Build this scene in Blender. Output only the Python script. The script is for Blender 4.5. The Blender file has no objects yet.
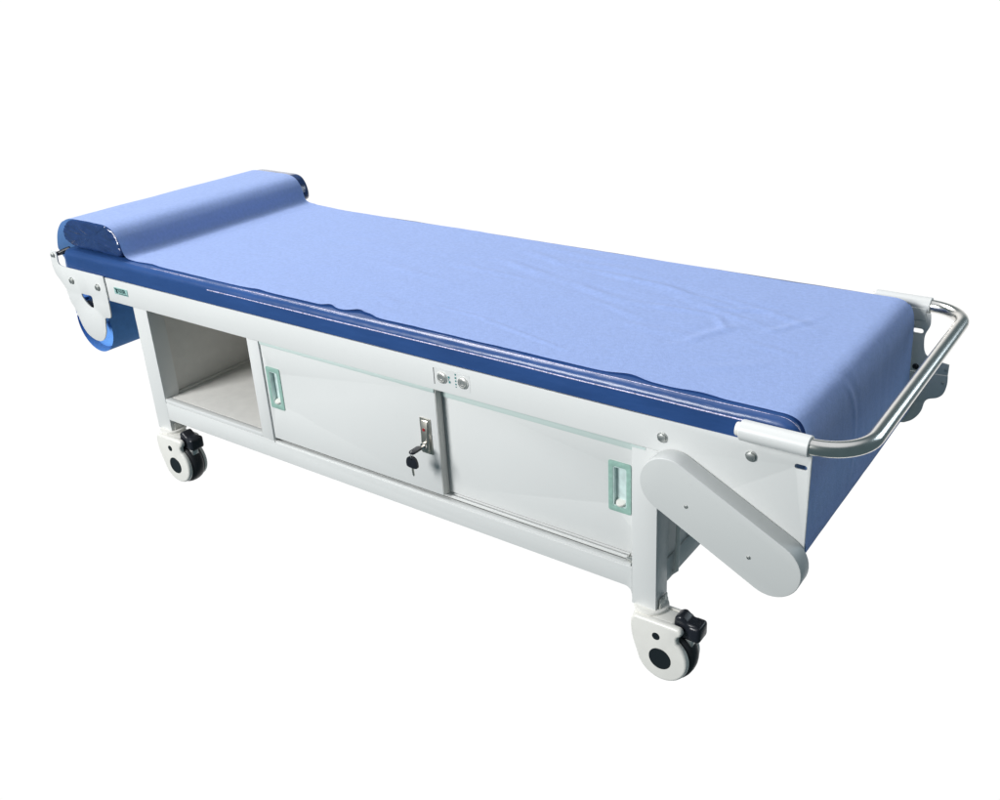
import bpy, bmesh, math, random
from mathutils import Vector, Matrix, noise
random.seed(4)
S = bpy.context.scene
PI = math.pi
ZO = 0.0110                     # height of the modelling origin above the ground

# ------------------------------------------------------------------ camera
cam_d = bpy.data.cameras.new("camera"); cam = bpy.data.objects.new("camera", cam_d)
S.collection.objects.link(cam); S.camera = cam
cam_d.sensor_fit = 'HORIZONTAL'; cam_d.sensor_width = 36
cam_d.lens = 980.268/1000*36
cam_d.shift_x = (500-533.77)/1000; cam_d.shift_y = (371.50-400)/1000
cam_d.clip_start = .02; cam_d.clip_end = 200
R = [(0.82405619, 0.56510138, -0.03989761), (0.20120388, -0.3577849, -0.91187003), (-0.52957378, 0.74340459, -0.40853546)]
M = Matrix(((R[0][0], -R[1][0], -R[2][0], 0.635869), (R[0][1], -R[1][1], -R[2][1], -1.220996),
            (R[0][2], -R[1][2], -R[2][2], 1.190649+ZO), (0, 0, 0, 1)))
cam.matrix_world = M

# ------------------------------------------------------------------ exposure
S.view_settings.view_transform = 'Standard'; S.view_settings.look = 'None'
S.view_settings.exposure = 0; S.view_settings.gamma = 1

# ------------------------------------------------------------------ world: a white studio backdrop on one side, dim room behind the camera
W = bpy.data.worlds.new("World"); S.world = W; W.use_nodes = True
nt = W.node_tree; nt.nodes.clear()
tc = nt.nodes.new('ShaderNodeTexCoord')
dp = nt.nodes.new('ShaderNodeVectorMath'); dp.operation = 'DOT_PRODUCT'; dp.inputs[1].default_value = (-0.5516, 0.7128, -0.4332)
mr = nt.nodes.new('ShaderNodeMapRange'); mr.interpolation_type = 'SMOOTHSTEP'
mr.inputs['From Min'].default_value = .54; mr.inputs['From Max'].default_value = .72
mx = nt.nodes.new('ShaderNodeMix'); mx.data_type = 'RGBA'
mx.inputs['A'].default_value = (.12, .165, .155, 1); mx.inputs['B'].default_value = (1.0, 1.0, 1.0, 1)
bg = nt.nodes.new('ShaderNodeBackground'); bg.inputs['Strength'].default_value = 1.02
wo = nt.nodes.new('ShaderNodeOutputWorld')
nt.links.new(tc.outputs['Generated'], dp.inputs[0]); nt.links.new(dp.outputs['Value'], mr.inputs['Value'])
sx_ = nt.nodes.new('ShaderNodeSeparateXYZ'); mc_ = nt.nodes.new('ShaderNodeMapRange'); mc_.interpolation_type = 'SMOOTHSTEP'
mc_.inputs['From Min'].default_value = .70; mc_.inputs['From Max'].default_value = .90  # overhead glow added so the chrome tube has brightness to reflect
m2 = nt.nodes.new('ShaderNodeMix'); m2.data_type = 'RGBA'; m2.inputs['A'].default_value = (.075, .113, .128, 1); m2.inputs['B'].default_value = (.75, .78, .82, 1)
nt.links.new(tc.outputs['Generated'], sx_.inputs[0]); nt.links.new(sx_.outputs['Z'], mc_.inputs['Value'])
nt.links.new(mc_.outputs['Result'], m2.inputs['Factor']); nt.links.new(m2.outputs['Result'], mx.inputs['A'])
nt.links.new(mr.outputs['Result'], mx.inputs['Factor']); nt.links.new(mx.outputs['Result'], bg.inputs['Color'])
nt.links.new(bg.outputs[0], wo.inputs[0])

# ------------------------------------------------------------------ lamps (studio soft boxes, out of frame)
def area(name, loc, target, sx, sy, power, col=(1, 1, 1)):
    d = bpy.data.lights.new(name, 'AREA'); d.shape = 'RECTANGLE'; d.size = sx; d.size_y = sy; d.energy = power; d.color = col
    o = bpy.data.objects.new(name, d); S.collection.objects.link(o); o.location = loc
    o.rotation_euler = (Vector(target)-Vector(loc)).to_track_quat('-Z', 'Y').to_euler(); return o
area("ceiling_light", (-4.6, 2.3, 5.8), (-.6, .3, .5), 3.0, 2.0, 350, (1, .97, .96))
area("front_light", (-2.8, -4.8, 2.9), (-.5, 0, .35), 2.2, 2.0, 415, (1, 1, 1))

area("handle_streak_light", (2.4, 3.3, 1.9), (.3, .3, .5), 1.5, 1.7, 30, (.78, .90, 1))  # added lamp, no window here: puts bright streaks on the chrome handle

# ------------------------------------------------------------------ materials
def mat(name, col, rough=.5, metal=0, spec=.5, coat=0, bump=0, bscale=200, vary=0, vscale=8, sheen=0, detail=3, stretch=None, dist=.001):
    m = bpy.data.materials.new(name); m.use_nodes = True; n = m.node_tree; b = n.nodes['Principled BSDF']
    b.inputs['Base Color'].default_value = (*col, 1); b.inputs['Roughness'].default_value = rough
    b.inputs['Metallic'].default_value = metal; b.inputs['Specular IOR Level'].default_value = spec
    b.inputs['Coat Weight'].default_value = coat; b.inputs['Sheen Weight'].default_value = sheen
    t = n.nodes.new('ShaderNodeTexCoord'); src = t.outputs['Object']
    if stretch:
        mp = n.nodes.new('ShaderNodeMapping'); mp.inputs['Scale'].default_value = stretch
        n.links.new(src, mp.inputs[0]); src = mp.outputs[0]
    if bump:
        no = n.nodes.new('ShaderNodeTexNoise'); no.inputs['Scale'].default_value = bscale; no.inputs['Detail'].default_value = detail
        bu = n.nodes.new('ShaderNodeBump'); bu.inputs['Strength'].default_value = bump; bu.inputs['Distance'].default_value = dist
        n.links.new(src, no.inputs['Vector']); n.links.new(no.outputs['Fac'], bu.inputs['Height'])
        n.links.new(bu.outputs[0], b.inputs['Normal'])
    if vary:
        v = n.nodes.new('ShaderNodeTexNoise'); v.inputs['Scale'].default_value = vscale; v.inputs['Detail'].default_value = 5
        r = n.nodes.new('ShaderNodeMapRange'); r.inputs['From Min'].default_value = .3; r.inputs['From Max'].default_value = .7
        r.inputs['To Min'].default_value = 1-vary; r.inputs['To Max'].default_value = 1+vary
        k = n.nodes.new('ShaderNodeVectorMath'); k.operation = 'SCALE'; k.inputs[0].default_value = col
        n.links.new(src, v.inputs['Vector']); n.links.new(v.outputs['Fac'], r.inputs['Value'])
        n.links.new(r.outputs['Result'], k.inputs['Scale']); n.links.new(k.outputs[0], b.inputs['Base Color'])
    return m
WHITE = mat('white_powder_coat', (.695, .705, .695), .38, bump=.10, bscale=900, vary=.012, vscale=5)
INNER = mat('grey_coated_steel', (.66, .65, .62), .5, bump=.15, bscale=700, vary=.04, vscale=40)
COVERM = mat('white_moulded_plastic', (.60, .615, .605), .42, bump=.06, bscale=1200)
CASTW = mat('cream_white_nylon', (.78, .765, .72), .32, bump=.08, bscale=500, vary=.02, vscale=60)
RUBBER = mat('dark_rubber', (.016, .017, .02), .45, bump=.1, bscale=600)
BLACK = mat('black_plastic', (.012, .014, .02), .32, bump=.12, bscale=400)
HUBM = mat('hub_black', (.010, .014, .017), .35)
STEEL = mat('brushed_steel', (.80, .79, .76), .42, metal=1, bump=.05, bscale=300, stretch=(1, 1, 1))
CHROME = mat('polished_steel', (.78, .76, .72), .23, metal=1, vary=.04, vscale=60)
ZINC = mat('zinc', (.60, .61, .59), .42, metal=1)
NICKEL = mat('satin_nickel', (.66, .63, .56), .33, metal=1)
TEAL = mat('pale_teal_plastic', (.29, .46, .40), .35, vary=.10, vscale=150, bump=.1, bscale=300)
TEALD = mat('clear_teal_recess', (.60, .72, .70), .2, vary=.15, vscale=60, coat=.5)
TRACK = mat('pale_green_track', (.56, .66, .63), .4)
TRACKW = mat('track_plastic', (.62, .61, .58), .4)
VINYL = mat('navy_vinyl', (.022, .068, .215), .34, spec=.38, dist=.0030, coat=.18, bump=.9, bscale=34, vary=.14, vscale=14, stretch=(.35, 1, 1))
VINYLP = mat('wrinkled_navy_vinyl', (.018, .046, .150), .20, spec=.6, coat=.9, dist=.010, bump=1.0, bscale=24, vary=.12, vscale=30, stretch=(1, .5, 1.4), detail=1.5)
PIPING = mat('pale_lilac_piping', (.78, .76, .86), .35, vary=.3, vscale=260)
PIPING2 = mat('pale_stitching', (.50, .47, .64), .4, vary=.75, vscale=420)
SHEET = mat('blue_nonwoven', (.352, .478, .84), .85, spec=.2, dist=.0011, bump=.7, bscale=360, vary=.07, vscale=130, sheen=.15, detail=6)
n_ = SHEET.node_tree; tr_ = n_.nodes.new('ShaderNodeBsdfTranslucent'); ms_ = n_.nodes.new('ShaderNodeMixShader'); ms_.inputs[0].default_value = .25
pb_ = n_.nodes['Principled BSDF']; tr_.inputs['Color'].default_value = (.22, .48, .95, 1)
n_.links.new(pb_.outputs[0], ms_.inputs[1]); n_.links.new(tr_.outputs[0], ms_.inputs[2]); n_.links.new(ms_.outputs[0], n_.nodes['Material Output'].inputs['Surface'])
RED = mat('red_mark', (.32, .02, .025), .4)
ROLLM = mat('rolled_blue_nonwoven', (.12, .31, .70), .8, spec=.2, bump=.6, bscale=300, vary=.06, vscale=90)
CABLE = mat('white_cable', (.85, .84, .80), .45)
STICK = mat('label_teal', (.30, .50, .47), .4)
INK = mat('label_ink', (.02, .07, .07), .5)
TEALINK = mat('teal_print', (.05, .22, .22), .5)

# ------------------------------------------------------------------ building helpers
ROOT = Vector((-.62, .30, 0))
def link(name, bm, m, parent=None, base=None, smooth=False, angle=35, label=None, mats=None):
    """parent None -> top-level thing standing at base; parent 'root' object -> part; else sub-part"""
    for f in bm.faces: f.smooth = True
    me = bpy.data.meshes.new(name)
    bmesh.ops.recalc_face_normals(bm, faces=bm.faces) if not smooth else None
    bm.to_mesh(me); bm.free()
    for x in (mats or [m]): me.materials.append(x)
    if not smooth: me.set_sharp_from_angle(angle=math.radians(angle))
    o = bpy.data.objects.new(name, me); S.collection.objects.link(o)
    if parent is None:
        b = Vector(base); me.transform(Matrix.Translation(-b)); o.location = b+Vector((0, 0, ZO))
    else:
        o.parent = parent
        if parent is couch: o.location = -ROOT+Vector((0, 0, ZO))
    if label: o['label'] = label
    return o
def rnd(bm, w, seg=2, ang=.9):
    if w <= 0: return
    es = [e for e in bm.edges if len(e.link_faces) == 2 and e.calc_face_angle(0) > ang]
    bmesh.ops.bevel(bm, geom=es, offset=w, segments=seg, profile=.5, affect='EDGES', clamp_overlap=True)
def box(bm, x0, x1, y0, y1, z0, z1, bev=0, seg=2):
    t = bmesh.new(); bmesh.ops.create_cube(t, size=1)
    for v in t.verts: v.co = Vector(((x0+x1)/2+v.co.x*(x1-x0), (y0+y1)/2+v.co.y*(y1-y0), (z0+z1)/2+v.co.z*(z1-z0)))
    rnd(t, bev, seg); merge(bm, t)
def merge(bm, t):
    me = bpy.data.meshes.new('tmp'); t.to_mesh(me); t.free(); bm.from_mesh(me); bpy.data.meshes.remove(me)
def Box(*a, **k):
    bm = bmesh.new(); box(bm, *a, **k); return bm
def prism(bm, outer, y0, y1, holes=(), bev=0, seg=2, axis='y'):
    """polygon in XZ (list of (x,z)) pushed from y0 to y1"""
    t = bmesh.new()
    for lp in [outer, *holes]:
        vs = [t.verts.new((x, y0, z)) for x, z in lp]
        for i in range(len(vs)): t.edges.new((vs[i], vs[(i+1) % len(vs)]))
    if holes: bmesh.ops.triangle_fill(t, edges=t.edges[:], use_beauty=True, use_dissolve=False)
    else: t.faces.new(t.verts[:])
    fs = t.faces[:]
    ex = bmesh.ops.extrude_face_region(t, geom=fs)
    for v in [g for g in ex['geom'] if isinstance(g, bmesh.types.BMVert)]: v.co.y = y1
    bmesh.ops.recalc_face_normals(t, faces=t.faces)
    if bev:
        es = [e for e in t.edges if len(e.link_faces) == 2 and e.calc_face_angle(0) > .9 and abs(e.verts[0].co.y-e.verts[1].co.y) < 1e-6]
        bmesh.ops.bevel(t, geom=es, offset=bev, segments=seg, profile=.5, affect='EDGES', clamp_overlap=True)
    merge(bm, t)
def Prism(*a, **k):
    bm = bmesh.new(); prism(bm, *a, **k); return bm
def pebble(bm, O, y0, y1, r, n=6, ends='both', dp=.005):
    """outline pushed from y0 to y1 with its outer rim rolled over by radius r"""
    N = len(O); out = y0 if True else y1
    ar = sum(O[i][0]*O[(i+1) % N][1]-O[(i+1) % N][0]*O[i][1] for i in range(N)); sg = 1 if ar > 0 else -1
    nr = []
    for i in range(N):
        a, b = O[i-2], O[(i+2) % N]; dx, dz = b[0]-a[0], b[1]-a[1]; L = math.hypot(dx, dz) or 1
        nr.append((-dz/L*sg, dx/L*sg))
    cv = [(abs(dp)*(1-math.sin(a)), r*(1-math.cos(a))) for a in [PI/2*k/n for k in range(n+1)]]      # (depth, inset) from the side wall to the face
    if ends == 'both': st = [(y0+t, d) for t, d in cv[::-1]]+[(y1-t, d) for t, d in cv]
    elif ends == 'low': st = [(y0+t, d) for t, d in cv[::-1]]+[(y1, 0)]
    else: st = [(y0, 0)]+[(y1-t, d) for t, d in cv]
    rings = [[bm.verts.new((O[i][0]+nr[i][0]*d, y, O[i][1]+nr[i][1]*d)) for i in range(N)] for y, d in st]
    for a, b in zip(rings, rings[1:]):
        for k in range(N): bm.faces.new((a[k], a[(k+1) % N], b[(k+1) % N], b[k]))
    bm.faces.new(rings[0][::-1]); bm.faces.new(rings[-1])
def rrect(x0, x1, z0, z1, r, n=5):
    out = []
    for cx, cz, a0 in ((x1-r, z1-r, 0), (x0+r, z1-r, 90), (x0+r, z0+r, 180), (x1-r, z0+r, 270)):
        for i in range(n+1):
            a = math.radians(a0+90*i/n); out.append((cx+r*math.cos(a), cz+r*math.sin(a)))
    return out
def circ(cx, cz, r, n=24):
    return [(cx+r*math.cos(2*PI*i/n), cz+r*math.sin(2*PI*i/n)) for i in range(n)]
def spline(pts, n=6, closed=True):
    """Catmull-Rom through the points; a point given as (x,z,1) is a sharp corner"""
    out = []; N = len(pts); rng = range(N if closed else N-1)
    for i in rng:
        p1, p2 = pts[i], pts[(i+1) % N]
        p0 = pts[i-1] if (closed or i > 0) else p1
        p3 = pts[(i+2) % N] if (closed or i+2 < N) else p2
        if len(p1) > 2 and p1[2]: p0 = p1
        if len(p2) > 2 and p2[2]: p3 = p2
        for k in range(n):
            t = k/n
            out.append(tuple(.5*((2*p1[j])+(-p0[j]+p2[j])*t+(2*p0[j]-5*p1[j]+4*p2[j]-p3[j])*t*t+(-p0[j]+3*p1[j]-3*p2[j]+p3[j])*t**3) for j in (0, 1)))
    if not closed: out.append(tuple(pts[-1][:2]))
    return out
def cyl(bm, c, axis, r, L, n=32, r2=None, bev=0, cap=True):
    t = bmesh.new(); bmesh.ops.create_cone(t, cap_ends=cap, segments=n, radius1=r, radius2=r if r2 is None else r2, depth=L)
    rnd(t, bev, 2, 1.0)
    q = Vector(axis).normalized().to_track_quat('Z', 'Y').to_matrix().to_4x4()
    bmesh.ops.transform(t, matrix=Matrix.Translation(Vector(c))@q, verts=t.verts); merge(bm, t)
def tube(bm, pts, r, n=20, cap=True):
    pts = [Vector(p) for p in pts]; rings = []
    up = None
    for i, p in enumerate(pts):
        d = (pts[min(i+1, len(pts)-1)]-pts[max(i-1, 0)]).normalized()
        if up is None: up = d.orthogonal().normalized()
        up = (up-d*up.dot(d)).normalized(); s = d.cross(up)
        rings.append([bm.verts.new(p+(up*math.cos(2*PI*k/n)+s*math.sin(2*PI*k/n))*r) for k in range(n)])
    for a, b in zip(rings, rings[1:]):
        for k in range(n): bm.faces.new((a[k], a[(k+1) % n], b[(k+1) % n], b[k]))
    if cap: bm.faces.new(rings[0][::-1]); bm.faces.new(rings[-1])
def lathe(bm, prof, c, n=48):
    """profile of (radius, y) turned round the Y axis through c"""
    rings = []
    for r, y in prof:
        rings.append([bm.verts.new((c[0]+r*math.cos(2*PI*k/n), c[1]+y, c[2]+r*math.sin(2*PI*k/n))) for k in range(n)] if r > 1e-6 else [bm.verts.new((c[0], c[1]+y, c[2]))])
    for a, b in zip(rings, rings[1:]):
        for k in range(n):
            k2 = (k+1) % n
            if len(a) == 1 and len(b) == 1: continue
            if len(a) == 1: bm.faces.new((a[0], b[k2], b[k]))
            elif len(b) == 1: bm.faces.new((a[k], a[k2], b[0]))
            else: bm.faces.new((a[k], a[k2], b[k2], b[k]))
def bolt(x, z, y, r=.0074, parent=None, name='bolt', out=-1, m=None):
    bm = bmesh.new()
    cyl(bm, (x, y+out*.0006, z), (0, 1, 0), r*1.25, .0012, 24, bev=.0003)
    cyl(bm, (x, y+out*.003, z), (0, 1, 0), r, .0040, 6, bev=.0007)
    return link(name, bm, m or ZINC, parent)
def screw(x, z, y, r=.0045, parent=None, out=-1, m=None):
    bm = bmesh.new()
    prof = [(0, out*r*.45), (r*.3, out*r*.45), (r*.32, out*r*.2), (r*.42, out*r*.2), (r*.45, out*r*.5), (r*.8, out*r*.38), (r, out*r*.08), (r, -out*.001)]
    lathe(bm, prof, (x, y, z), 20)
    return link('screw', bm, m or ZINC, parent)

# ------------------------------------------------------------------ the couch
couch = bpy.data.objects.new('examination_couch', None); S.collection.objects.link(couch); couch.location = ROOT
couch['label'] = 'white steel examination couch with navy mattress, cabinet with two sliding doors and castors'
couch['category'] = 'examination couch'

# rail along the top of the near side, running into the broad plate at the foot end
top = .4910
def side_rail(y0, y1, far=False):
    o = [(-1.4590, top), (-.05, .4904), (.2430, .4935), (.2466, .4900), (.2466, .3300), (.2400, .2950), (.2100, .2850), (.06, .355), (.0, .385), (0, .4333), (-1.4590, .4333)]
    hole = rrect(.2225, .2410, .4665, .4745, .0038, 4)
    bm = Prism(o, y0, y1, holes=[hole], bev=.0008, seg=2)
    return bm
rail = link('side_rail', side_rail(0, .0035), WHITE, couch)
bm = Box(-1.610, -.001, .0040, .030, .4370, .4880, bev=.001)      # tube behind the near rail
link('rail_tube', bm, WHITE, couch)
bolt(.0085, .4600, 0, parent=rail); bolt(.1560, .4680, 0, parent=rail)
bm = Box(-1.610, .12, .572, .598, .4370, .4880, bev=.001)
link('rail_tube', bm, WHITE, couch)
link('deck', Box(-1.610, .205, .031, .571, .475, .4900, bev=.001), WHITE, couch, label='steel deck under the mattress')

# legs
def leg(x0, x1, y0, y1):
    bm = bmesh.new(); box(bm, x0, x1, y0, y1, .12, .4326, bev=.0007, seg=3)
    return bm
for n, a in enumerate(((-1.370, -1.3200, 0.0006, .042), (-.0465, 0, 0.0006, .042), (-1.370, -1.3200, .556, .598), (-.0465, 0, .556, .598))):
    link('leg', leg(*a), WHITE, couch)

# bottom rail with rounded inner corners at the legs
f = .014
def fil(cx, cz, r, a0, a1, n=6): return [(cx+r*math.cos(math.radians(a0+(a1-a0)*i/n)), cz+r*math.sin(math.radians(a0+(a1-a0)*i/n))) for i in range(n+1)]
o = [(-.9390, .1965), (-1.3198, .1965), (-1.3198, .1516)] + [(-.0467-f, .1516)] + fil(-.0467-f, .1516-f, f, 90, 0)[1:] + [(-.0467, .1925), (-.9390, .1925)]
link('bottom_rail', Prism(o, .0007, .0040, bev=.0004), WHITE, couch)
bm = bmesh.new()
box(bm, -1.3198, -.9772, .0012, .0150, .1970, .2066, bev=.0008)     # sill of the open compartment
link('sill', bm, WHITE, couch)
bm = bmesh.new()
box(bm, -.9395, -.0480, .0022, .0100, .1920, .1960, bev=.0008)
box(bm, -.9395, -.0480, .0105, .0180, .1880, .1925, bev=.0005)
box(bm, -.9395, -.0480, .0185, .0225, .1930, .1990, bev=.0008)
box(bm, -.9395, -.0480, .0260, .0440, .1950, .2005, bev=.0008)
bt = link('bottom_track', bm, WHITE, couch)
bm = bmesh.new(); box(bm, -.0620, -.0500, .0100, .0115, .1930, .2050, bev=.0004); box(bm, -.0620, -.0605, .0120, .0230, .1990, .2040, bev=.0004); box(bm, -.0500, -.0480, .0020, .0220, .1935, .2010, bev=.0004)
link('track_stop', bm, ZINC, bt)
bm = Prism([(-.9395, .4328), (-.4645, .4328), (-.4645, .4238), (-.9395, .4255)], .0028, .0040, bev=.0003)
prism(bm, [(-.4640, .4310), (-.0480, .4310), (-.0480, .4085), (-.4640, .4105)], .0215, .0235, bev=.0003)
box(bm, -.0480, -.0215, -.0001, .0004, .4282, .4328)
link('top_track', bm, TRACK, couch)
link('post', Box(-.9763, -.9406, .0006, .030, .1970, .4326, bev=.0008), WHITE, couch)

# cabinet panels
bm = bmesh.new()
box(bm, -1.3340, -1.3300, .0425, .553, .1560, .4330)     # left wall of the compartment
link('side_panel', bm, INNER, couch)
link('side_panel', Box(-.9735, -.9695, .0305, .553, .1560, .4330), INNER, couch)
link('floor_panel', Box(-1.3295, -.9740, .0174, .553, .2010, .2060, bev=.0010), INNER, couch)
bm = bmesh.new(); box(bm, -1.3295, -1.3190, .0445, .553, .2061, .2100, bev=.001)
link('floor_flange', bm, INNER, couch)
link('back_panel', Box(-1.3340, -.0100, .5535, .5555, .1560, .4330), INNER, couch)
link('top_panel', Box(-1.3340, -.0100, .0425, .553, .4332, .4360), INNER, couch)
link('floor_panel', Box(-.9690, -.0100, .0470, .553, .1560, .1600), WHITE, couch)
bm = bmesh.new()
box(bm, -.0090, -.0050, .0425, .5555, .1990, .4740)
box(bm, -.0090, -.0020, .0425, .5555, .1530, .1980, bev=.001)
box(bm, -.0050, -.0040, .125, .150, .1990, .4740, bev=.0004)
link('end_panel', bm, WHITE, couch)
bm = bmesh.new(); tube(bm, [(.003, .078, .42), (.004, .074, .32), (.0045, .0715, .246), (.0045, .0700, .20), (.0045, .0675, .166), (-.004, .0665, .158)], .0042, 12)
link('cable', bm, CABLE, couch)

# sliding doors: each with a cut-out for its recessed pull
def door(x0, x1, y, hx0, hx1, hz0, hz1):
    hole = rrect(hx0+.0085, hx1-.0085, hz0+.010, hz1-.010, .004, 4)
    bm = Prism([(x0, .2040), (x1, .2040), (x1, .4310), (x0, .4310)], y, y+.019, holes=[hole], bev=.0009)
    d = link('sliding_door', bm, WHITE, couch)
    ring = Prism(rrect(hx0, hx1, hz0, hz1, .004, 4), y-.0016, y-.0002, holes=[rrect(hx0+.009, hx1-.009, hz0+.0105, hz1-.0105, .004, 4)], bev=.0005)
    h = link('door_handle', ring, TEAL, d)
    a0, a1, b0, b1 = hx0+.0092, hx1-.0092, hz0+.0108, hz1-.0108
    bm = bmesh.new()     # pan: back sheet and four thin walls, rounded foot
    box(bm, a0, a1, y+.0080, y+.0090, b0, b1)
    box(bm, a0, a0+.0012, y-.0010, y+.0079, b0, b1); box(bm, a1-.0012, a1, y-.0010, y+.0079, b0, b1)
    box(bm, a0+.0013, a1-.0013, y-.0010, y+.0079, b1-.0012, b1); box(bm, a0+.0013, a1-.0013, y-.0010, y+.0079, b0, b0+.0012)
    link('handle_recess', bm, TEALD, d)
    bm = bmesh.new()
    cyl(bm, ((a0+a1)/2, y+.0040, b0+.0060), (0, -.35, 1), .0090, .0050, 24, bev=.001)
    link('handle_lip', bm, CASTW, d)
    return d
d1 = door(-.9390, -.4640, .0042, -.9325, -.8905, .2810, .3775)
d2 = door(-.4950, -.0130, .0240, -.1045, -.0605, .2800, .3780)
bm = Box(-.4639, -.4624, .0050, .0225, .2045, .4300, bev=.0005)
link('door_edge', bm, TRACKW, d1)
# lock on the first door: wedge shaped plate
yl = .0040
t = bmesh.new(); box(t, -.5055, -.4795, yl-.0022, yl, .2895, .3650, bev=.0008); lk = link('lock', t, NICKEL, d1)
t = bmesh.new()
v = [(-.5025, yl-.0023, .2940), (-.4845, yl-.0023, .2940), (-.4845, yl-.0023, .3610), (-.5025, yl-.0023, .3610),
     (-.5010, yl-.0090, .2960), (-.4870, yl-.0090, .2960), (-.4860, yl-.0035, .3590), (-.5015, yl-.0035, .3590)]
vs = [t.verts.new(p) for p in v]
for q in ((0, 1, 2, 3), (4, 5, 6, 7), (0, 1, 5, 4), (1, 2, 6, 5), (2, 3, 7, 6), (3, 0, 4, 7)): t.faces.new([vs[i] for i in q])
bmesh.ops.recalc_face_normals(t, faces=t.faces); rnd(t, .0006)
link('lock_body', t, NICKEL, d1)
t = bmesh.new(); cyl(t, (-.4940, yl-.0050, .3420), (0, 1, 0), .0030, .0030, 16); link('lock_mark', t, RED, d1)
t = bmesh.new(); cyl(t, (-.4940, yl-.0090, .3090), (0, 1, 0), .0072, .0060, 28, bev=.0008); link('lock_barrel', t, CHROME, d1)

# control panel with two push buttons
bm = Prism(rrect(-.4560, -.3740, .4455, .4800, .003, 4), -.0003, -.0001, bev=0)
cp = link('control_panel', bm, WHITE, couch)
link('slot', Box(-.4572, -.4562, -.0008, -.0001, .4465, .4790), HUBM, cp)
for bx in (-.4370, -.3892):
    bm = bmesh.new()
    lathe(bm, [(0, -.0030), (.0035, -.0030), (.0040, -.0038), (.0066, -.0038), (.0072, -.0024), (.0082, -.0024), (.0088, -.0032), (.0106, -.0026), (.0112, -.0010), (.0112, 0)], (bx, -.0005, .4632), 32)
    link('push_button', bm, STEEL, cp)
def dots(lst, name='printed_marks'):
    bm = bmesh.new()
    for x, z, w, h in lst: box(bm, x-w/2, x+w/2, -.0008, -.0003, z-h/2, z+h/2)
    link(name, bm, TEALINK, cp)
dots([(-.4219, .4665, .004, .0042), (-.4205, .4575, .004, .0042), (-.4222, .4618, .0015, .003)])
dots([(-.4060, .4755, .0028, .0032), (-.4060, .4690, .0034, .0032), (-.4060, .4628, .0026, .0032), (-.4060, .4565, .003, .0028), (-.4060, .4512, .0022, .002)])

# maker's label on the rail by the head end
st = link('name_label', Prism(rrect(-1.4285, -1.3775, .4570, .4735, .0008, 2), -.0012, -.0001, bev=.0002), STICK, couch, label='small teal label with dark lettering')
bm = bmesh.new()
for poly in ([(-1.4270, .4720), (-1.4115, .4710), (-1.4175, .4635)], [(-1.4225, .4635), (-1.4180, .4675), (-1.4135, .4625), (-1.4180, .4590)]):
    prism(bm, poly, -.0018, -.0013)
link('emblem', bm, INK, st)
def text_mesh(s, size, x, z, y, name, m, parent, squash=1):
    c = bpy.data.curves.new(name, 'FONT'); c.body = s; c.size = size; c.extrude = .0002; c.offset = size*.02; c.resolution_u = 3
    o = bpy.data.objects.new(name, c); S.collection.objects.link(o)
    me = bpy.data.meshes.new_from_object(o.evaluated_get(bpy.context.evaluated_depsgraph_get()))
    bpy.data.objects.remove(o); bpy.data.curves.remove(c)
    me.transform(Matrix.Translation((x, y, z))@Matrix.Rotation(PI/2, 4, 'X')@Matrix.Diagonal((squash, 1, 1, 1)))
    me.materials.clear(); me.materials.append(m)
    t = bpy.data.objects.new(name, me); S.collection.objects.link(t); t.parent = parent; return t
text_mesh("KESR", .0125, -1.4110, .4630, -.0015, 'lettering', INK, st, .95)
bm = bmesh.new(); box(bm, -1.4110, -1.3790, -.0018, -.0013, .4588, .4602); link('printed_line', bm, INK, st)

# pill shaped cover over the drive at the foot end
c1, c2, r = Vector((.0350, .3960)), Vector((.2085, .3060)), .0485
d = (c2-c1).normalized(); nrm = Vector((-d.y, d.x)); a0 = math.atan2(nrm.y, nrm.x)
o = []
for k in range(21):
    a = a0+PI*k/20; o.append((c1.x+r*math.cos(a), c1.y+r*math.sin(a)))
for k in range(21):
    a = a0+PI+PI*k/20; o.append((c2.x+r*math.cos(a), c2.y+r*math.sin(a)))
mc = link('drive_cover', Prism(o, -.0345, -.0006, bev=.0014, seg=3), COVERM, couch)
for x, z in ((.0685, .3705), (.1745, .3145)): screw(x, z, -.0344, .0036, mc)

# head end bracket plates
O = [(-1.6505, 0.5319), (-1.6416, 0.5263), (-1.6393, 0.5173), (-1.6411, 0.5052), (-1.6369, 0.4972), (-1.6248, 0.4945, 1), (-1.4598, 0.4945, 1), (-1.4598, 0.4399), (-1.4621, 0.4015), (-1.4679, 0.3891),
     (-1.4823, 0.3866), (-1.4907, 0.3827), (-1.4935, 0.3718), (-1.4996, 0.3481), (-1.5106, 0.3307), (-1.5240, 0.3196), (-1.5397, 0.3155), (-1.5595, 0.3169), (-1.5815, 0.3255), (-1.5967, 0.3422),
     (-1.6050, 0.3620), (-1.6139, 0.3871), (-1.6248, 0.4015), (-1.6296, 0.4174), (-1.6320, 0.4343), (-1.6448, 0.4502), (-1.6632, 0.4692), (-1.6692, 0.4882), (-1.6679, 0.5183), (-1.6602, 0.5304)]
H = spline([(-1.5696, 0.4328), (-1.5497, 0.4343), (-1.5278, 0.4338), (-1.5266, 0.4184), (-1.5293, 0.4045), (-1.5432, 0.4045), (-1.5604, 0.4164)], 4)
hb = link('head_bracket', Prism(spline(O, 4), -.0038, -.0010, holes=[H], bev=.0006), WHITE, couch)
link('bracket_flange', Box(-1.6090, -1.4610, -.0008, .0035, .4490, .4905), WHITE, hb)
bolt(-1.5968, .4627, -.0038, .0070, hb); bolt(-1.4898, .4630, -.0038, .0070, hb)
bolt(-1.6539, .5198, -.0038, .0052, hb)
hb2 = link('head_bracket', Prism(spline(O, 4), .6040, .6070, holes=[H], bev=.0006), WHITE, couch)
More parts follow.
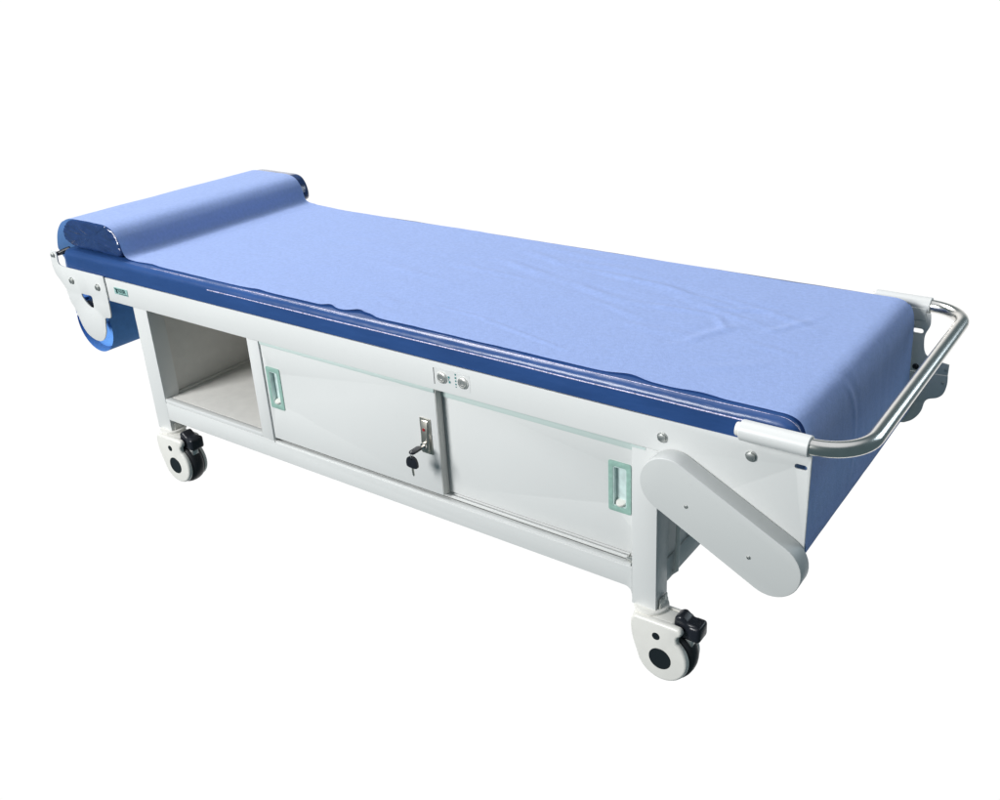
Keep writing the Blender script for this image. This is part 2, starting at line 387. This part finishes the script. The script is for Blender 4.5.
bm = bmesh.new(); cyl(bm, (-1.6539, .2990, .5198), (0, 1, 0), .0055, .6070, 20); link('guide_bar', bm, BLACK, couch)
bm = bmesh.new(); tube(bm, [(-1.6530, .002, .5200), (-1.6450, .006, .5225), (-1.6340, .014, .5290), (-1.622, .024, .5340)], .0050, 10); link('guide_arm', bm, BLACK, couch)
bm = bmesh.new(); cyl(bm, (-1.6035, .3170, .3360), (0, 1, 0), .0095, .5700, 20); link('roll_spindle', bm, STEEL, couch)
link('roll_hanger', Box(-1.572, -1.522, .006, .022, .388, .414, bev=.003), BLACK, couch)

# foot end push handle with its sockets
ya, yb, zz, xx, rb = -.0180, .6220, .5180, .3190, .072
P = [(.165, ya, zz), (.245, ya, zz)]
P += [(xx-rb+rb*math.sin(a), ya+rb-rb*math.cos(a), zz) for a in [PI/2*i/12 for i in range(13)]]
P += [(xx, ya+rb+(yb-ya-2*rb)*i/8, zz) for i in range(1, 8)]
P += [(xx-rb+rb*math.cos(a), yb-rb+rb*math.sin(a), zz) for a in [PI/2*i/12 for i in range(13)]]
P += [(.245, yb, zz), (.165, yb, zz)]
bm = bmesh.new(); tube(bm, P, .0122, 28); hd = link('push_handle', bm, CHROME, couch)
for y, s in ((ya, 1), (yb, -1)):
    bm = bmesh.new()
    n = 32; L0, L1 = .1460, .2500; ro, ri = .0158, .0128
    rings = []
    for x, rr in ((L0, 0), (L0, ro-.001), (L0+.001, ro), (L1-.001, ro), (L1, ro-.001), (L1, ri), (L1-.012, ri)):
        rings.append([bm.verts.new((x, y+rr*math.cos(2*PI*k/n), zz+rr*math.sin(2*PI*k/n))) for k in range(n)] if rr else [bm.verts.new((x, y, zz))])
    for a, b in zip(rings, rings[1:]):
        for k in range(n):
            if len(a) == 1: bm.faces.new((a[0], b[k], b[(k+1) % n]))
            else: bm.faces.new((a[k], a[(k+1) % n], b[(k+1) % n], b[k]))
    # web that joins the socket to the side plate
    prism(bm, [(L0+.001, .4915), (L1-.004, .4935), (L1-.004, .516), (L0+.001, .516)], y+s*.0135, y+s*.0175, bev=.0005)
    link('handle_socket', bm, WHITE, couch)
    bm = bmesh.new(); cyl(bm, (.1420, y, zz), (1, 0, 0), .0105, .0080, 24, bev=.0015); link('socket_cap', bm, CASTW, couch)

# far side plate at the foot end, with the folded drive plate below it
yf = .6060
O = [(.120, .5040, 1), (.2540, .5080, 1), (.2560, .4850), (.2490, .4650), (.2485, .4480), (.2520, .4300), (.2607, .4205), (.2780, .4160), (.2990, .4130, 1), (.2990, .3905, 1), (.12, .3800, 1)]
pl = link('side_plate', Prism(spline(O, 4), yf, yf+.003, holes=[rrect(.2255, .2450, .4660, .4750, .0043, 4)], bev=.0006), WHITE, couch)
O = [(.12, .3792, 1), (.2992, .3897, 1), (.3000, .3720), (.2960, .3520), (.2860, .3410), (.2700, .3345), (.2635, .3250), (.2597, .3060), (.2510, .2900), (.2376, .2780), (.2150, .2720), (.12, .2720, 1)]
link('drive_plate', Prism(spline(O, 4), yf-.0010, yf+.003, bev=.0006), WHITE, couch)
screw(.2391, .3970, yf, .0062, pl, m=BLACK); screw(.2935, .4010, yf, .003, pl); screw(.2922, .3735, yf-.001, .003, pl)
link('cross_bar', Box(.140, .218, .008, .602, .395, .478, bev=.001), WHITE, couch)
# take-up roller behind the plates
bm = bmesh.new(); cyl(bm, (.2205, .302, .3250), (0, 1, 0), .0235, .590, 40); link('take_up_roller', bm, STEEL, couch)

# ------------------------------------------------------------------ mattress
def rr_in(x0, x1, z0, z1, rs, d, n=8):
    out = []
    x0 += d; x1 -= d; z0 += d*.10; z1 -= d
    for cx, cz, a0, rad in ((x1, z1, 0, rs[0]), (x0, z1, 90, rs[1]), (x0, z0, 180, rs[2]), (x1, z0, 270, rs[3])):
        rad = max(rad-d, .0015)
        cx += -rad if a0 in (0, 270) else rad; cz += -rad if a0 in (0, 90) else rad
        for i in range(n+1):
            a = math.radians(a0+90*i/n); out.append((cx+rad*math.cos(a), cz+rad*math.sin(a)))
    return out
MX0, MX1, MZ0, MZ1, MY0, MY1 = -1.6240, .2290, .4908, .5370, .0015, .5960
rs = (.036, .018, .008, .010)
def dens(lp, k=60):
    out = []
    for i, p in enumerate(lp):
        q = lp[(i+1) % len(lp)]; L = math.hypot(q[0]-p[0], q[1]-p[1]); n = max(1, int(L/.012))
        for j in range(n): out.append((p[0]+(q[0]-p[0])*j/n, p[1]+(q[1]-p[1])*j/n))
    return out
bm = bmesh.new(); rings = []
bev = [(MY0+.014*(1-math.cos(a)), .014*(1-math.sin(a))) for a in [PI/2*i/6 for i in range(7)]]
bev = [(MY0, .0175)]+bev
prof = [(y, dd) for y, dd in bev] + [(MY1-(y-MY0), dd) for y, dd in bev[::-1]]
K = None
for y, dd in prof:
    lp = rr_in(MX0, MX1, MZ0, MZ1, rs, dd)
    # fixed subdivision counts so the rings match
    if K is None:
        K = []
        for i, p in enumerate(lp):
            q = lp[(i+1) % len(lp)]; K.append(max(1, int(math.hypot(q[0]-p[0], q[1]-p[1])/.012)))
    pts = []
    for i, p in enumerate(lp):
        q = lp[(i+1) % len(lp)]
        for j in range(K[i]): pts.append((p[0]+(q[0]-p[0])*j/K[i], p[1]+(q[1]-p[1])*j/K[i]))
    ring = []
    for x, z in pts:
        w = noise.noise(Vector((x*9, y*14, z*22)))*.0009+noise.noise(Vector((x*32, y*40, z*60)))*.0005
        w *= 1+1.3*max(0, min(1, (-1.15-x)/.25)) if x < -.9 else .55
        ring.append(bm.verts.new((x, y+w*.6, z+(w if z > .512 else 0))))
    rings.append(ring)
for a, b in zip(rings, rings[1:]):
    n = len(a)
    for k in range(n): bm.faces.new((a[k], a[(k+1) % n], b[(k+1) % n], b[k]))
bm.faces.new(rings[0]); bm.faces.new(rings[-1][::-1])
mt = link('mattress', bm, VINYL, couch, angle=60)
def seam(dd, y, x0, x1e, r, name, m, ywav=0):
    """welt following the long top edge and dropping round the foot end corner"""
    lp = rr_in(MX0, MX1, MZ0, MZ1, rs, dd, 12)
    arc = lp[:13][::-1]                       # from the top of the foot corner downwards
    n = 150; pts = []
    for i in range(n):
        x = x0+(arc[0][0]-x0)*i/n
        w = noise.noise(Vector((x*7, dd*50, 1)))*ywav
        pts.append((x, y+w*.5, arc[0][1]+w+.0002))
    for x, z in arc: pts.append((x, y, z+.0002))
    pts.append((arc[-1][0], y, .4950))
    bm = bmesh.new(); tube(bm, pts, r, 8); link(name, bm, m, mt)
seam(.0052, MY0+.0070, -1.23, 0, .0016, 'piping', PIPING, .0010)
seam(.0140, MY0+.0002, -1.08, 0, .0012, 'stitched_seam', PIPING2, .0009)
seam(.0010, MY0+.0120, -1.36, 0, .0009, 'stitched_seam', PIPING2, .0012)

# ------------------------------------------------------------------ pillow (rests on the mattress, under the sheet)
PO = [(-1.5957, 0.5402), (-1.6078, 0.5438), (-1.6260, 0.5514), (-1.6363, 0.5625), (-1.6355, 0.5747), (-1.6267, 0.5879), (-1.6109, 0.6011), (-1.5898, 0.6092), (-1.5616, 0.6110), (-1.5061, 0.6112), (-1.4557, 0.6110), (-1.4355, 0.6082), (-1.4213, 0.6010), (-1.4112, 0.5888),
      (-1.4061, 0.5746), (-1.4039, 0.5604), (-1.4059, 0.5483), (-1.4149, 0.5412), (-1.4350, 0.5397), (-1.5053, 0.5392), (-1.5655, 0.5392)]
po = spline(PO, 5); cx, cz = -1.515, .575
bm = bmesh.new(); rings = []
PY0, PY1 = .0230, .6180
pr_ = [(0, .66), (.0008, .80), (.0022, .90), (.005, .96), (.009, .99), (.014, 1)]
pf = [(0, .05), (0, .2), (0, .4), (0, .56)] + pr_
full = [(PY0+a, s) for a, s in pf] + [(PY0+.014+(PY1-PY0-.028)*i/30, 1) for i in range(1, 30)] + [(PY1-a, s) for a, s in pf[::-1]]
for y, s in full:
    ring = []
    for x, z in po:
        # shrink by a fixed rim rather than by proportion so the end face keeps the pillow's outline
        dx, dz = x-cx, z-cz; L = math.hypot(dx, dz)
        q = (cx+dx*(1-(1-s)*min(1, .03/L+(.0 if s > .56 else (1-s)))), cz+dz*(1-(1-s)*min(1, .03/L+(.0 if s > .56 else (1-s)))))
        if s <= .56: q = (cx+dx*s/.66*.86, cz+dz*s/.66*.80)
        w = noise.noise(Vector((q[0]*26, y*30, q[1]*40)))*.0016 if (y < .03 or y > .61) else 0
        # radial gathers at the rounded corners of the end face
        an = math.atan2(dz, dx); g = 0
        if y < PY0+.012: g = (.0095*max(0, .22-abs(noise.noise(Vector((q[0]*62+q[1]*48, q[1]*12, 2)))))+.0055*max(0, .2-abs(noise.noise(Vector((q[0]*26, q[1]*80, 5))))))*(1 if s > .3 else .6)
        ring.append(bm.verts.new((q[0], y+w-g, q[1])))
    rings.append(ring)
for a, b in zip(rings, rings[1:]):
    n = len(a)
    for k in range(n): bm.faces.new((a[k], a[(k+1) % n], b[(k+1) % n], b[k]))
bm.faces.new(rings[0]); bm.faces.new(rings[-1][::-1])
pw = link('pillow', bm, VINYLP, base=(-1.515, .32, .5385), angle=80)
pw['label'] = 'flat navy vinyl pillow with wrinkled glossy end, lying under the sheet at the head end'; pw['category'] = 'pillow'
bm = bmesh.new()          # crinkled welt round the right side of the near end
loop = [p for p in po if p[0] > -1.450 and p[1] > .5440]
loop = sorted(loop, key=lambda p: math.atan2(p[1]-.563, p[0]+1.445))
pts = []
for i in range(len(loop)*4):
    t = i/4; a = loop[min(int(t), len(loop)-1)]; b = loop[min(int(t)+1, len(loop)-1)]; u = t-int(t)
    x, z = a[0]+(b[0]-a[0])*u, a[1]+(b[1]-a[1])*u
    s = .94; j = noise.noise(Vector((x*300, z*300, 0)))*.002
    pts.append((cx+(x-cx)*s+j, PY0+.0010+j*.5, cz+(z-cz)*(s-.03)+j))
tube(bm, pts, .0012, 8); wl = link('welt', bm, PIPING, pw); wl.location = -Vector((-1.515, .32, .5385))

# ------------------------------------------------------------------ the blue sheet
PS = [(-1.6749, 0.3524), (-1.6763, 0.3920), (-1.6731, 0.4518), (-1.6678, 0.5070), (-1.6657, 0.5241), (-1.6620, 0.5423), (-1.6534, 0.5645), (-1.6407, 0.5828), (-1.6209, 0.6001), (-1.5969, 0.6104), (-1.5717, 0.6133), (-1.5364, 0.6136), (-1.4860, 0.6136), (-1.4537, 0.6133),
      (-1.4335, 0.6097), (-1.4193, 0.6021), (-1.4082, 0.5893), (-1.4020, 0.5756), (-1.3985, 0.5615), (-1.3940, 0.5500), (-1.3840, 0.5432), (-1.3620, 0.5406), (-1.2742, 0.5402)]
path = spline(PS, 10, closed=False)
n = 420
path += [(-1.2742+(.180+1.2742)*i/n, .5402-.0010*i/n) for i in range(1, n+1)]
path += spline([(.180, .5392), (.1990, .5386), (.2130, .5345), (.2230, .5260), (.2290, .5140), (.2322, .4980), (.2335, .4770), (.2345, .4400), (.2370, .3900), (.2420, .3450), (.2450, .3300), (.2450, .3200), (.2400, .3095), (.2310, .3030), (.2190, .3008)], 8, closed=False)[1:]
arc = [0]
for a, b in zip(path, path[1:]): arc.append(arc[-1]+math.hypot(b[0]-a[0], b[1]-a[1]))
def bump_at(x):
    g = lambda c, w, a: a*math.exp(-((x-c)/w)**2)
    return g(-.9400, .022, .0030)+g(-.735, .016, .0070)+g(-.662, .020, .0110)+g(-.630, .018, .006)+g(-.065, .028, .0075)+g(.060, .03, .004)+g(-1.30, .03, .004)
def seg_d(px, py, a, b):
    vx, vy = b[0]-a[0], b[1]-a[1]; L2 = vx*vx+vy*vy; t = max(0, min(1, ((px-a[0])*vx+(py-a[1])*vy)/L2))
    return math.hypot(px-a[0]-t*vx, py-a[1]-t*vy), t
CR = [((-.50, .470), (-.12, .420), .009, .0013), ((-.36, .445), (-.02, .395), .008, .0014), ((-.10, .440), (.13, .350), .010, .0014), ((-.16, .395), (.10, .300), .010, .0012), ((-.30, .300), (-.14, .250), .009, .0011), ((.02, .250), (.15, .220), .010, .0010), ((-.70, .36), (-.45, .33), .010, .0010), ((-.62, .50), (-.45, .46), .010, .0012),
      ((-.58, .140), (-.2250, .074), .0045, .0013), ((-.42, .104), (-.1800, .063), .0040, .0012),
      ((-.62, .425), (-.40, .365), .013, .0016), ((-.40, .365), (-.2220, .3220), .011, .0019), ((-.2220, .3220), (-.0520, .3300), .010, .0020), ((-.0520, .3300), (-.0120, .2750), .008, .0015),
      ((-.1080, .3590), (.0500, .4120), .009, .0016), ((-.0650, .190), (.0060, .315), .011, .0014), ((.0500, .2930), (.1060, .4200), .010, .0013),
      ((-.54, .4830), (-.2800, .4900), .014, .0012), ((-.30, .44), (-.08, .385), .015, .0014), ((-.85, .28), (-.60, .25), .018, .0009), ((-.20, .23), (-.02, .22), .012, .0011),
      ((-1.1, .37), (-.86, .39), .02, .0008), ((.0, .10), (.11, .17), .016, .0010), ((-.62, .54), (-.36, .53), .014, .0012), ((-.75, .12), (-.60, .09), .013, .0008)]
NY = 110
bm = bmesh.new(); rows = []
for i, (x, z) in enumerate(path):
    a = path[max(i-1, 0)]; b = path[min(i+1, len(path)-1)]
    tx, tz = b[0]-a[0], b[1]-a[1]; L = math.hypot(tx, tz) or 1; nx, nz = -tz/L, tx/L     # outward normal (up on the flat)
    s = arc[i]; row = []
    on_top = x > -1.355 and z > .5387
    y0 = .0215+(bump_at(x) if on_top else 0)+noise.noise(Vector((s*6, 3, 0)))*.0018
    y1 = .5745+noise.noise(Vector((s*5, 9, 0)))*.003
    q_ = max(0, min(1, (-1.18-x)/.20)); y1 += (.5860-.5745)*q_*q_*(3-2*q_)
    if z < .53 and x > 0: y0 = .0120+.0095*max(0, min(1, (z-.49)/.04)); y1 = .5790-.004*(.53-z)/.2
    if x < -1.615: y0 = .0180+.012*max(0, min(1, (.53-z)/.03))
    for j in range(NY+1):
        v = j/NY
        v = v if True else v
        y = y0+(y1-y0)*v
        h = 0
        if on_top or (x > 0 and z > .33):
            env = min(1, (x+1.355)/.1)
            h += env*(.0004*(.5-abs(noise.noise(Vector((s*22, y*38, 11)))))*1.6+.0011*noise.noise(Vector((s*5, y*11, 0)))+.0005*noise.noise(Vector((s*18, y*26, 4))))
            wx, wy = x+.012*noise.noise(Vector((x*9, y*9, 7))), y+.014*noise.noise(Vector((x*8, y*8, 2)))
            if x < .17:
                for p, q, w, am in CR:
                    dd, t = seg_d(wx, wy, p, q)
                    if dd < w*3.2: h += am*1.35*math.exp(-(dd/w)**2)*math.sin(PI*min(1, max(.12, t*.88+.06)))-am*.45*math.exp(-((dd-w*1.7)/w)**2)*math.sin(PI*min(1, max(.1, t)))
            if x > .17 and z < .5365:
                # upright folds on the drop over the foot end
                fc = .200+.045*math.sin(max(0, (z-.32)/.20)*PI)
                e = min(1, (.5365-z)/.03)*min(1, max(0, (z-.33)/.05))
                h += e*(.0024*math.exp(-((y-fc)/.009)**2)-.0014*math.exp(-((y-fc-.017)/.012)**2)+.0012*math.exp(-((y-.40-.1*(z-.33))/.016)**2)+.0010*noise.noise(Vector((z*6, y*16, 8))))
            if on_top:
                ed = math.exp(-((y-y0)/.006)**2)
                h += ed*.010*bump_at(x)/.01*.25
        else:
            h += .0008*noise.noise(Vector((s*9, y*7, 0)))+.0004*noise.noise(Vector((s*30, y*22, 0)))
            # the sheet spans the hollow in front of the pillow less tightly away from its near edge
            if -1.44 < x < -1.34: h += .0020*math.sin(PI*(x+1.44)/.10)*min(1, v*4)*(0.4+.6*v)
        h = max(h, -.0012)
        row.append(bm.verts.new((x+nx*h, y, z+nz*h)))
    rows.append(row)
for a, b in zip(rows, rows[1:]):
    for k in range(NY): bm.faces.new((a[k], b[k], b[k+1], a[k+1]))
sh = link('bed_sheet', bm, SHEET, base=(-.62, .30, .5385), smooth=True)
sh['label'] = 'light blue disposable sheet drawn over the pillow and mattress and down the foot end'; sh['category'] = 'bed sheet'

# roll the sheet comes from, hanging in the brackets at the head end
bm = bmesh.new(); RC = (-1.6035, 0, .3360)
y0, y1 = .0350, .5850
lathe(bm, [(.0101, y0+.030), (.0480, y0+.028), (.0490, y0+.026), (.0590, y0+.022), (.0640, y0+.016), (.0650, y0+.012), (.0650, y1), (.0101, y1)], RC, 64)
N = 150; pts = []
for i in range(N+1):
    t = i/N; a = math.radians(172)+2*PI*1.0*t*1.02; rr = .0745-.0040*t
    pts.append((RC[0]+rr*math.cos(a), RC[2]+rr*math.sin(a)))
r0 = []; r1 = []
for x, z in pts:
    r0.append(bm.verts.new((x, y0-.004, z))); r1.append(bm.verts.new((x, y1, z)))
for k in range(N): bm.faces.new((r0[k], r0[k+1], r1[k+1], r1[k]))
rl = link('sheet_roll', bm, ROLLM, base=(-1.6035, .31, .264), smooth=False, angle=50)
rl['label'] = 'roll of blue disposable sheet hung between the head end brackets below the mattress'; rl['category'] = 'sheet roll'

# ------------------------------------------------------------------ castors
def castor(x, y):
    """swivel castor under the leg whose middle is at (x, y); trailing towards +X"""
    ax, az = .0450, -.0760
    A = lambda P: [(p[0]+bx, p[1]+bz) for p in P]
    bx, by, bz = x, y, .12
    out = [(-.0165, -.0230), (-.0148, -.0140), (-.0100, -.0080), (-.0020, -.0056), (.0300, -.0050), (.0690, -.0045), (.0785, -.0062), (.0822, -.0125), (.0800, -.0195), (.0752, -.0240), (.0735, -.0290)]
    sp = spline([(*p,) for p in out], 4, closed=False)
    arc_ = [(ax+.0488*math.cos(math.radians(a)), az+.0488*math.sin(math.radians(a))) for a in range(54, -172, -6)]
    left = spline([(arc_[-1][0], arc_[-1][1]), (-.0110, -.0620), (-.0150, -.0450), (-.0168, -.0280)], 5, closed=False)[1:-1]
    O = A(sp+arc_+left)
    hood = bmesh.new()
    pebble(hood, O, by-.0285, by-.0185, .0055, ends='low', dp=.0065)
    pebble(hood, O, by+.0185, by+.0285, .0055, ends='high', dp=.0065)
    box(hood, bx-.0155, bx+.064, by-.0200, by+.0200, bz-.022, bz-.0052, bev=.006, seg=3)
    h = link('castor', hood, CASTW, couch, angle=60)
    t = bmesh.new()
    cyl(t, (bx+.006, by+.010, bz-.0030), (0, 0, 1), .0310, .0080, 40, bev=.0025)
    link('swivel_collar', t, CASTW, h)
    t = bmesh.new(); box(t, bx+.0246, bx+.0275, by+.001, by+.029, bz-.004, bz+.018, bev=.002); cyl(t, (bx+.0265, by+.015, bz+.0020), (1, 0, 0), .0150, .003, 28)
    link('stem_clamp', t, CASTW, h)
    t = bmesh.new(); cyl(t, (bx+.0285, by+.0135, bz+.0165), (1, 0, 0), .0050, .0032, 6, bev=.0006); link('bolt', t, ZINC, h)
    t = bmesh.new()
    lathe(t, [(.0300, -.0155), (.0430, -.0165), (.0490, -.0160), (.0525, -.0130), (.0542, -.0070), (.0547, 0), (.0542, .0070), (.0525, .0130), (.0490, .0160), (.0430, .0165), (.0300, .0155)], (bx+ax, by, bz+az), 56)
    link('tyre', t, RUBBER, h)
    t = bmesh.new(); cyl(t, (bx+ax, by, bz+az), (0, 1, 0), .0310, .0350, 40, bev=.001); link('wheel_rim', t, CASTW, h)
    for s in (-1, 1):
        t = bmesh.new()
        lathe(t, [(0, 0), (.0185, -.0002*s*-1), (.0205, s*.0003), (.0212, -s*.0004), (.0212, -s*.001)], (bx+ax-.002, by+s*.0291, bz+az-.003), 40)
        link('hub_cap', t, HUBM, h)
        t = bmesh.new(); cyl(t, (bx+.0350, by+s*.0286, bz-.0340), (0, 1, 0), .0072, .0010, 24); link('hole', t, HUBM, h)
    # brake pedal: two lobes and a wide paddle
    po_ = spline([(-.001+a_, b_+.002) for a_, b_ in [(.0620, .0000), (.0660, .0070), (.0740, .0100), (.0810, .0060), (.0880, .0010), (.1000, .0005), (.1090, -.0040), (.1100, -.0160), (.1040, -.0290), (.0970, -.0335), (.0880, -.0330), (.0760, -.0340), (.0660, -.0375), (.0610, -.0300)]], 4)
    t = bmesh.new(); pebble(t, A(po_), by-.0140, by+.0140, .005)
    box(t, bx+.0870, bx+.1100, by-.0175, by+.0175, bz-.0300, bz+.0010, bev=.006, seg=3)
    link('brake_pedal', t, BLACK, h)
    t = bmesh.new()
    cyl(t, (bx+.0640, by-.0155, bz-.0250), (0, 1, 0), .0060, .0050, 20, bev=.0008)
    box(t, bx+.0760, bx+.0930, by-.008, by+.008, bz-.0480, bz-.0350, bev=.001)
    link('brake_spring', t, ZINC, h)
    return h
def castor_copy(src, dx, dy):
    c = src.copy(); S.collection.objects.link(c); c.location = src.location+Vector((dx, dy, 0))
    for ch in src.children:
        k = ch.copy(); S.collection.objects.link(k); k.parent = c
    return c
c0 = castor(-.0232, .0085)
# the castors are centred on their legs
for dx, dy in ((-1.3218, 0), (-1.3218, .5560), (0, .5560)): castor_copy(c0, dx, dy)

# ------------------------------------------------------------------ keys: one in the lock, its twin hanging from the ring
kb = Vector((-.4955, -.036, .257))
KS = Vector((.0220, 0, -.0040))
bm = bmesh.new()
# blade in the barrel
box(bm, -.5180, -.5130, -.0180, -.0070, .3143, .3157, bev=.0003)
bmesh.ops.translate(bm, vec=KS, verts=bm.verts)
key = link('key', bm, NICKEL, base=kb)
key['label'] = 'pair of small black-headed keys, one in the cabinet lock and one hanging from it'; key['category'] = 'keys'
def sub(name, bm, m):
    bmesh.ops.translate(bm, vec=KS, verts=bm.verts)
    o = link(name, bm, m, key); o.location = -kb; return o
t = bmesh.new()
q = rrect(-.0070, .0070, -.0150, .0150, .0062, 6)
prism(t, q, -.0022, .0022, bev=.0012, seg=3)
Rm = Matrix.Translation((-.5160, -.0290, .3150))@Matrix.Rotation(math.radians(-90), 4, 'X')@Matrix.Rotation(0, 4, 'Z')
bmesh.ops.transform(t, matrix=Rm, verts=t.verts)
sub('key_head', t, BLACK)
t = bmesh.new(); rg = [( -.5160, -.0405+.0055*math.cos(a)*.6, .3105+.0075*math.sin(a)) for a in [2*PI*i/24 for i in range(25)]]
tube(t, rg, .0007, 8, cap=False); sub('key_ring', t, STEEL)
t = bmesh.new()
prism(t, spline([(-.5300, .2860), (-.5300, .2960), (-.5260, .3040), (-.5170, .3075), (-.5080, .3040), (-.5040, .2960), (-.5040, .2860), (-.5100, .2830), (-.5240, .2830)], 4), -.0425, -.0375, holes=[circ(-.5170, .3015, .0020, 10)], bev=.0014, seg=3)
sub('key_head', t, BLACK)
t = bmesh.new()
prism(t, [(-.5195, .2835), (-.5200, .2760), (-.5190, .2745), (-.5200, .2725), (-.5188, .2705), (-.5195, .2685), (-.5165, .2640), (-.5145, .2665), (-.5145, .2835)], -.0408, -.0392, bev=.0003)
sub('key_blade', t, NICKEL)
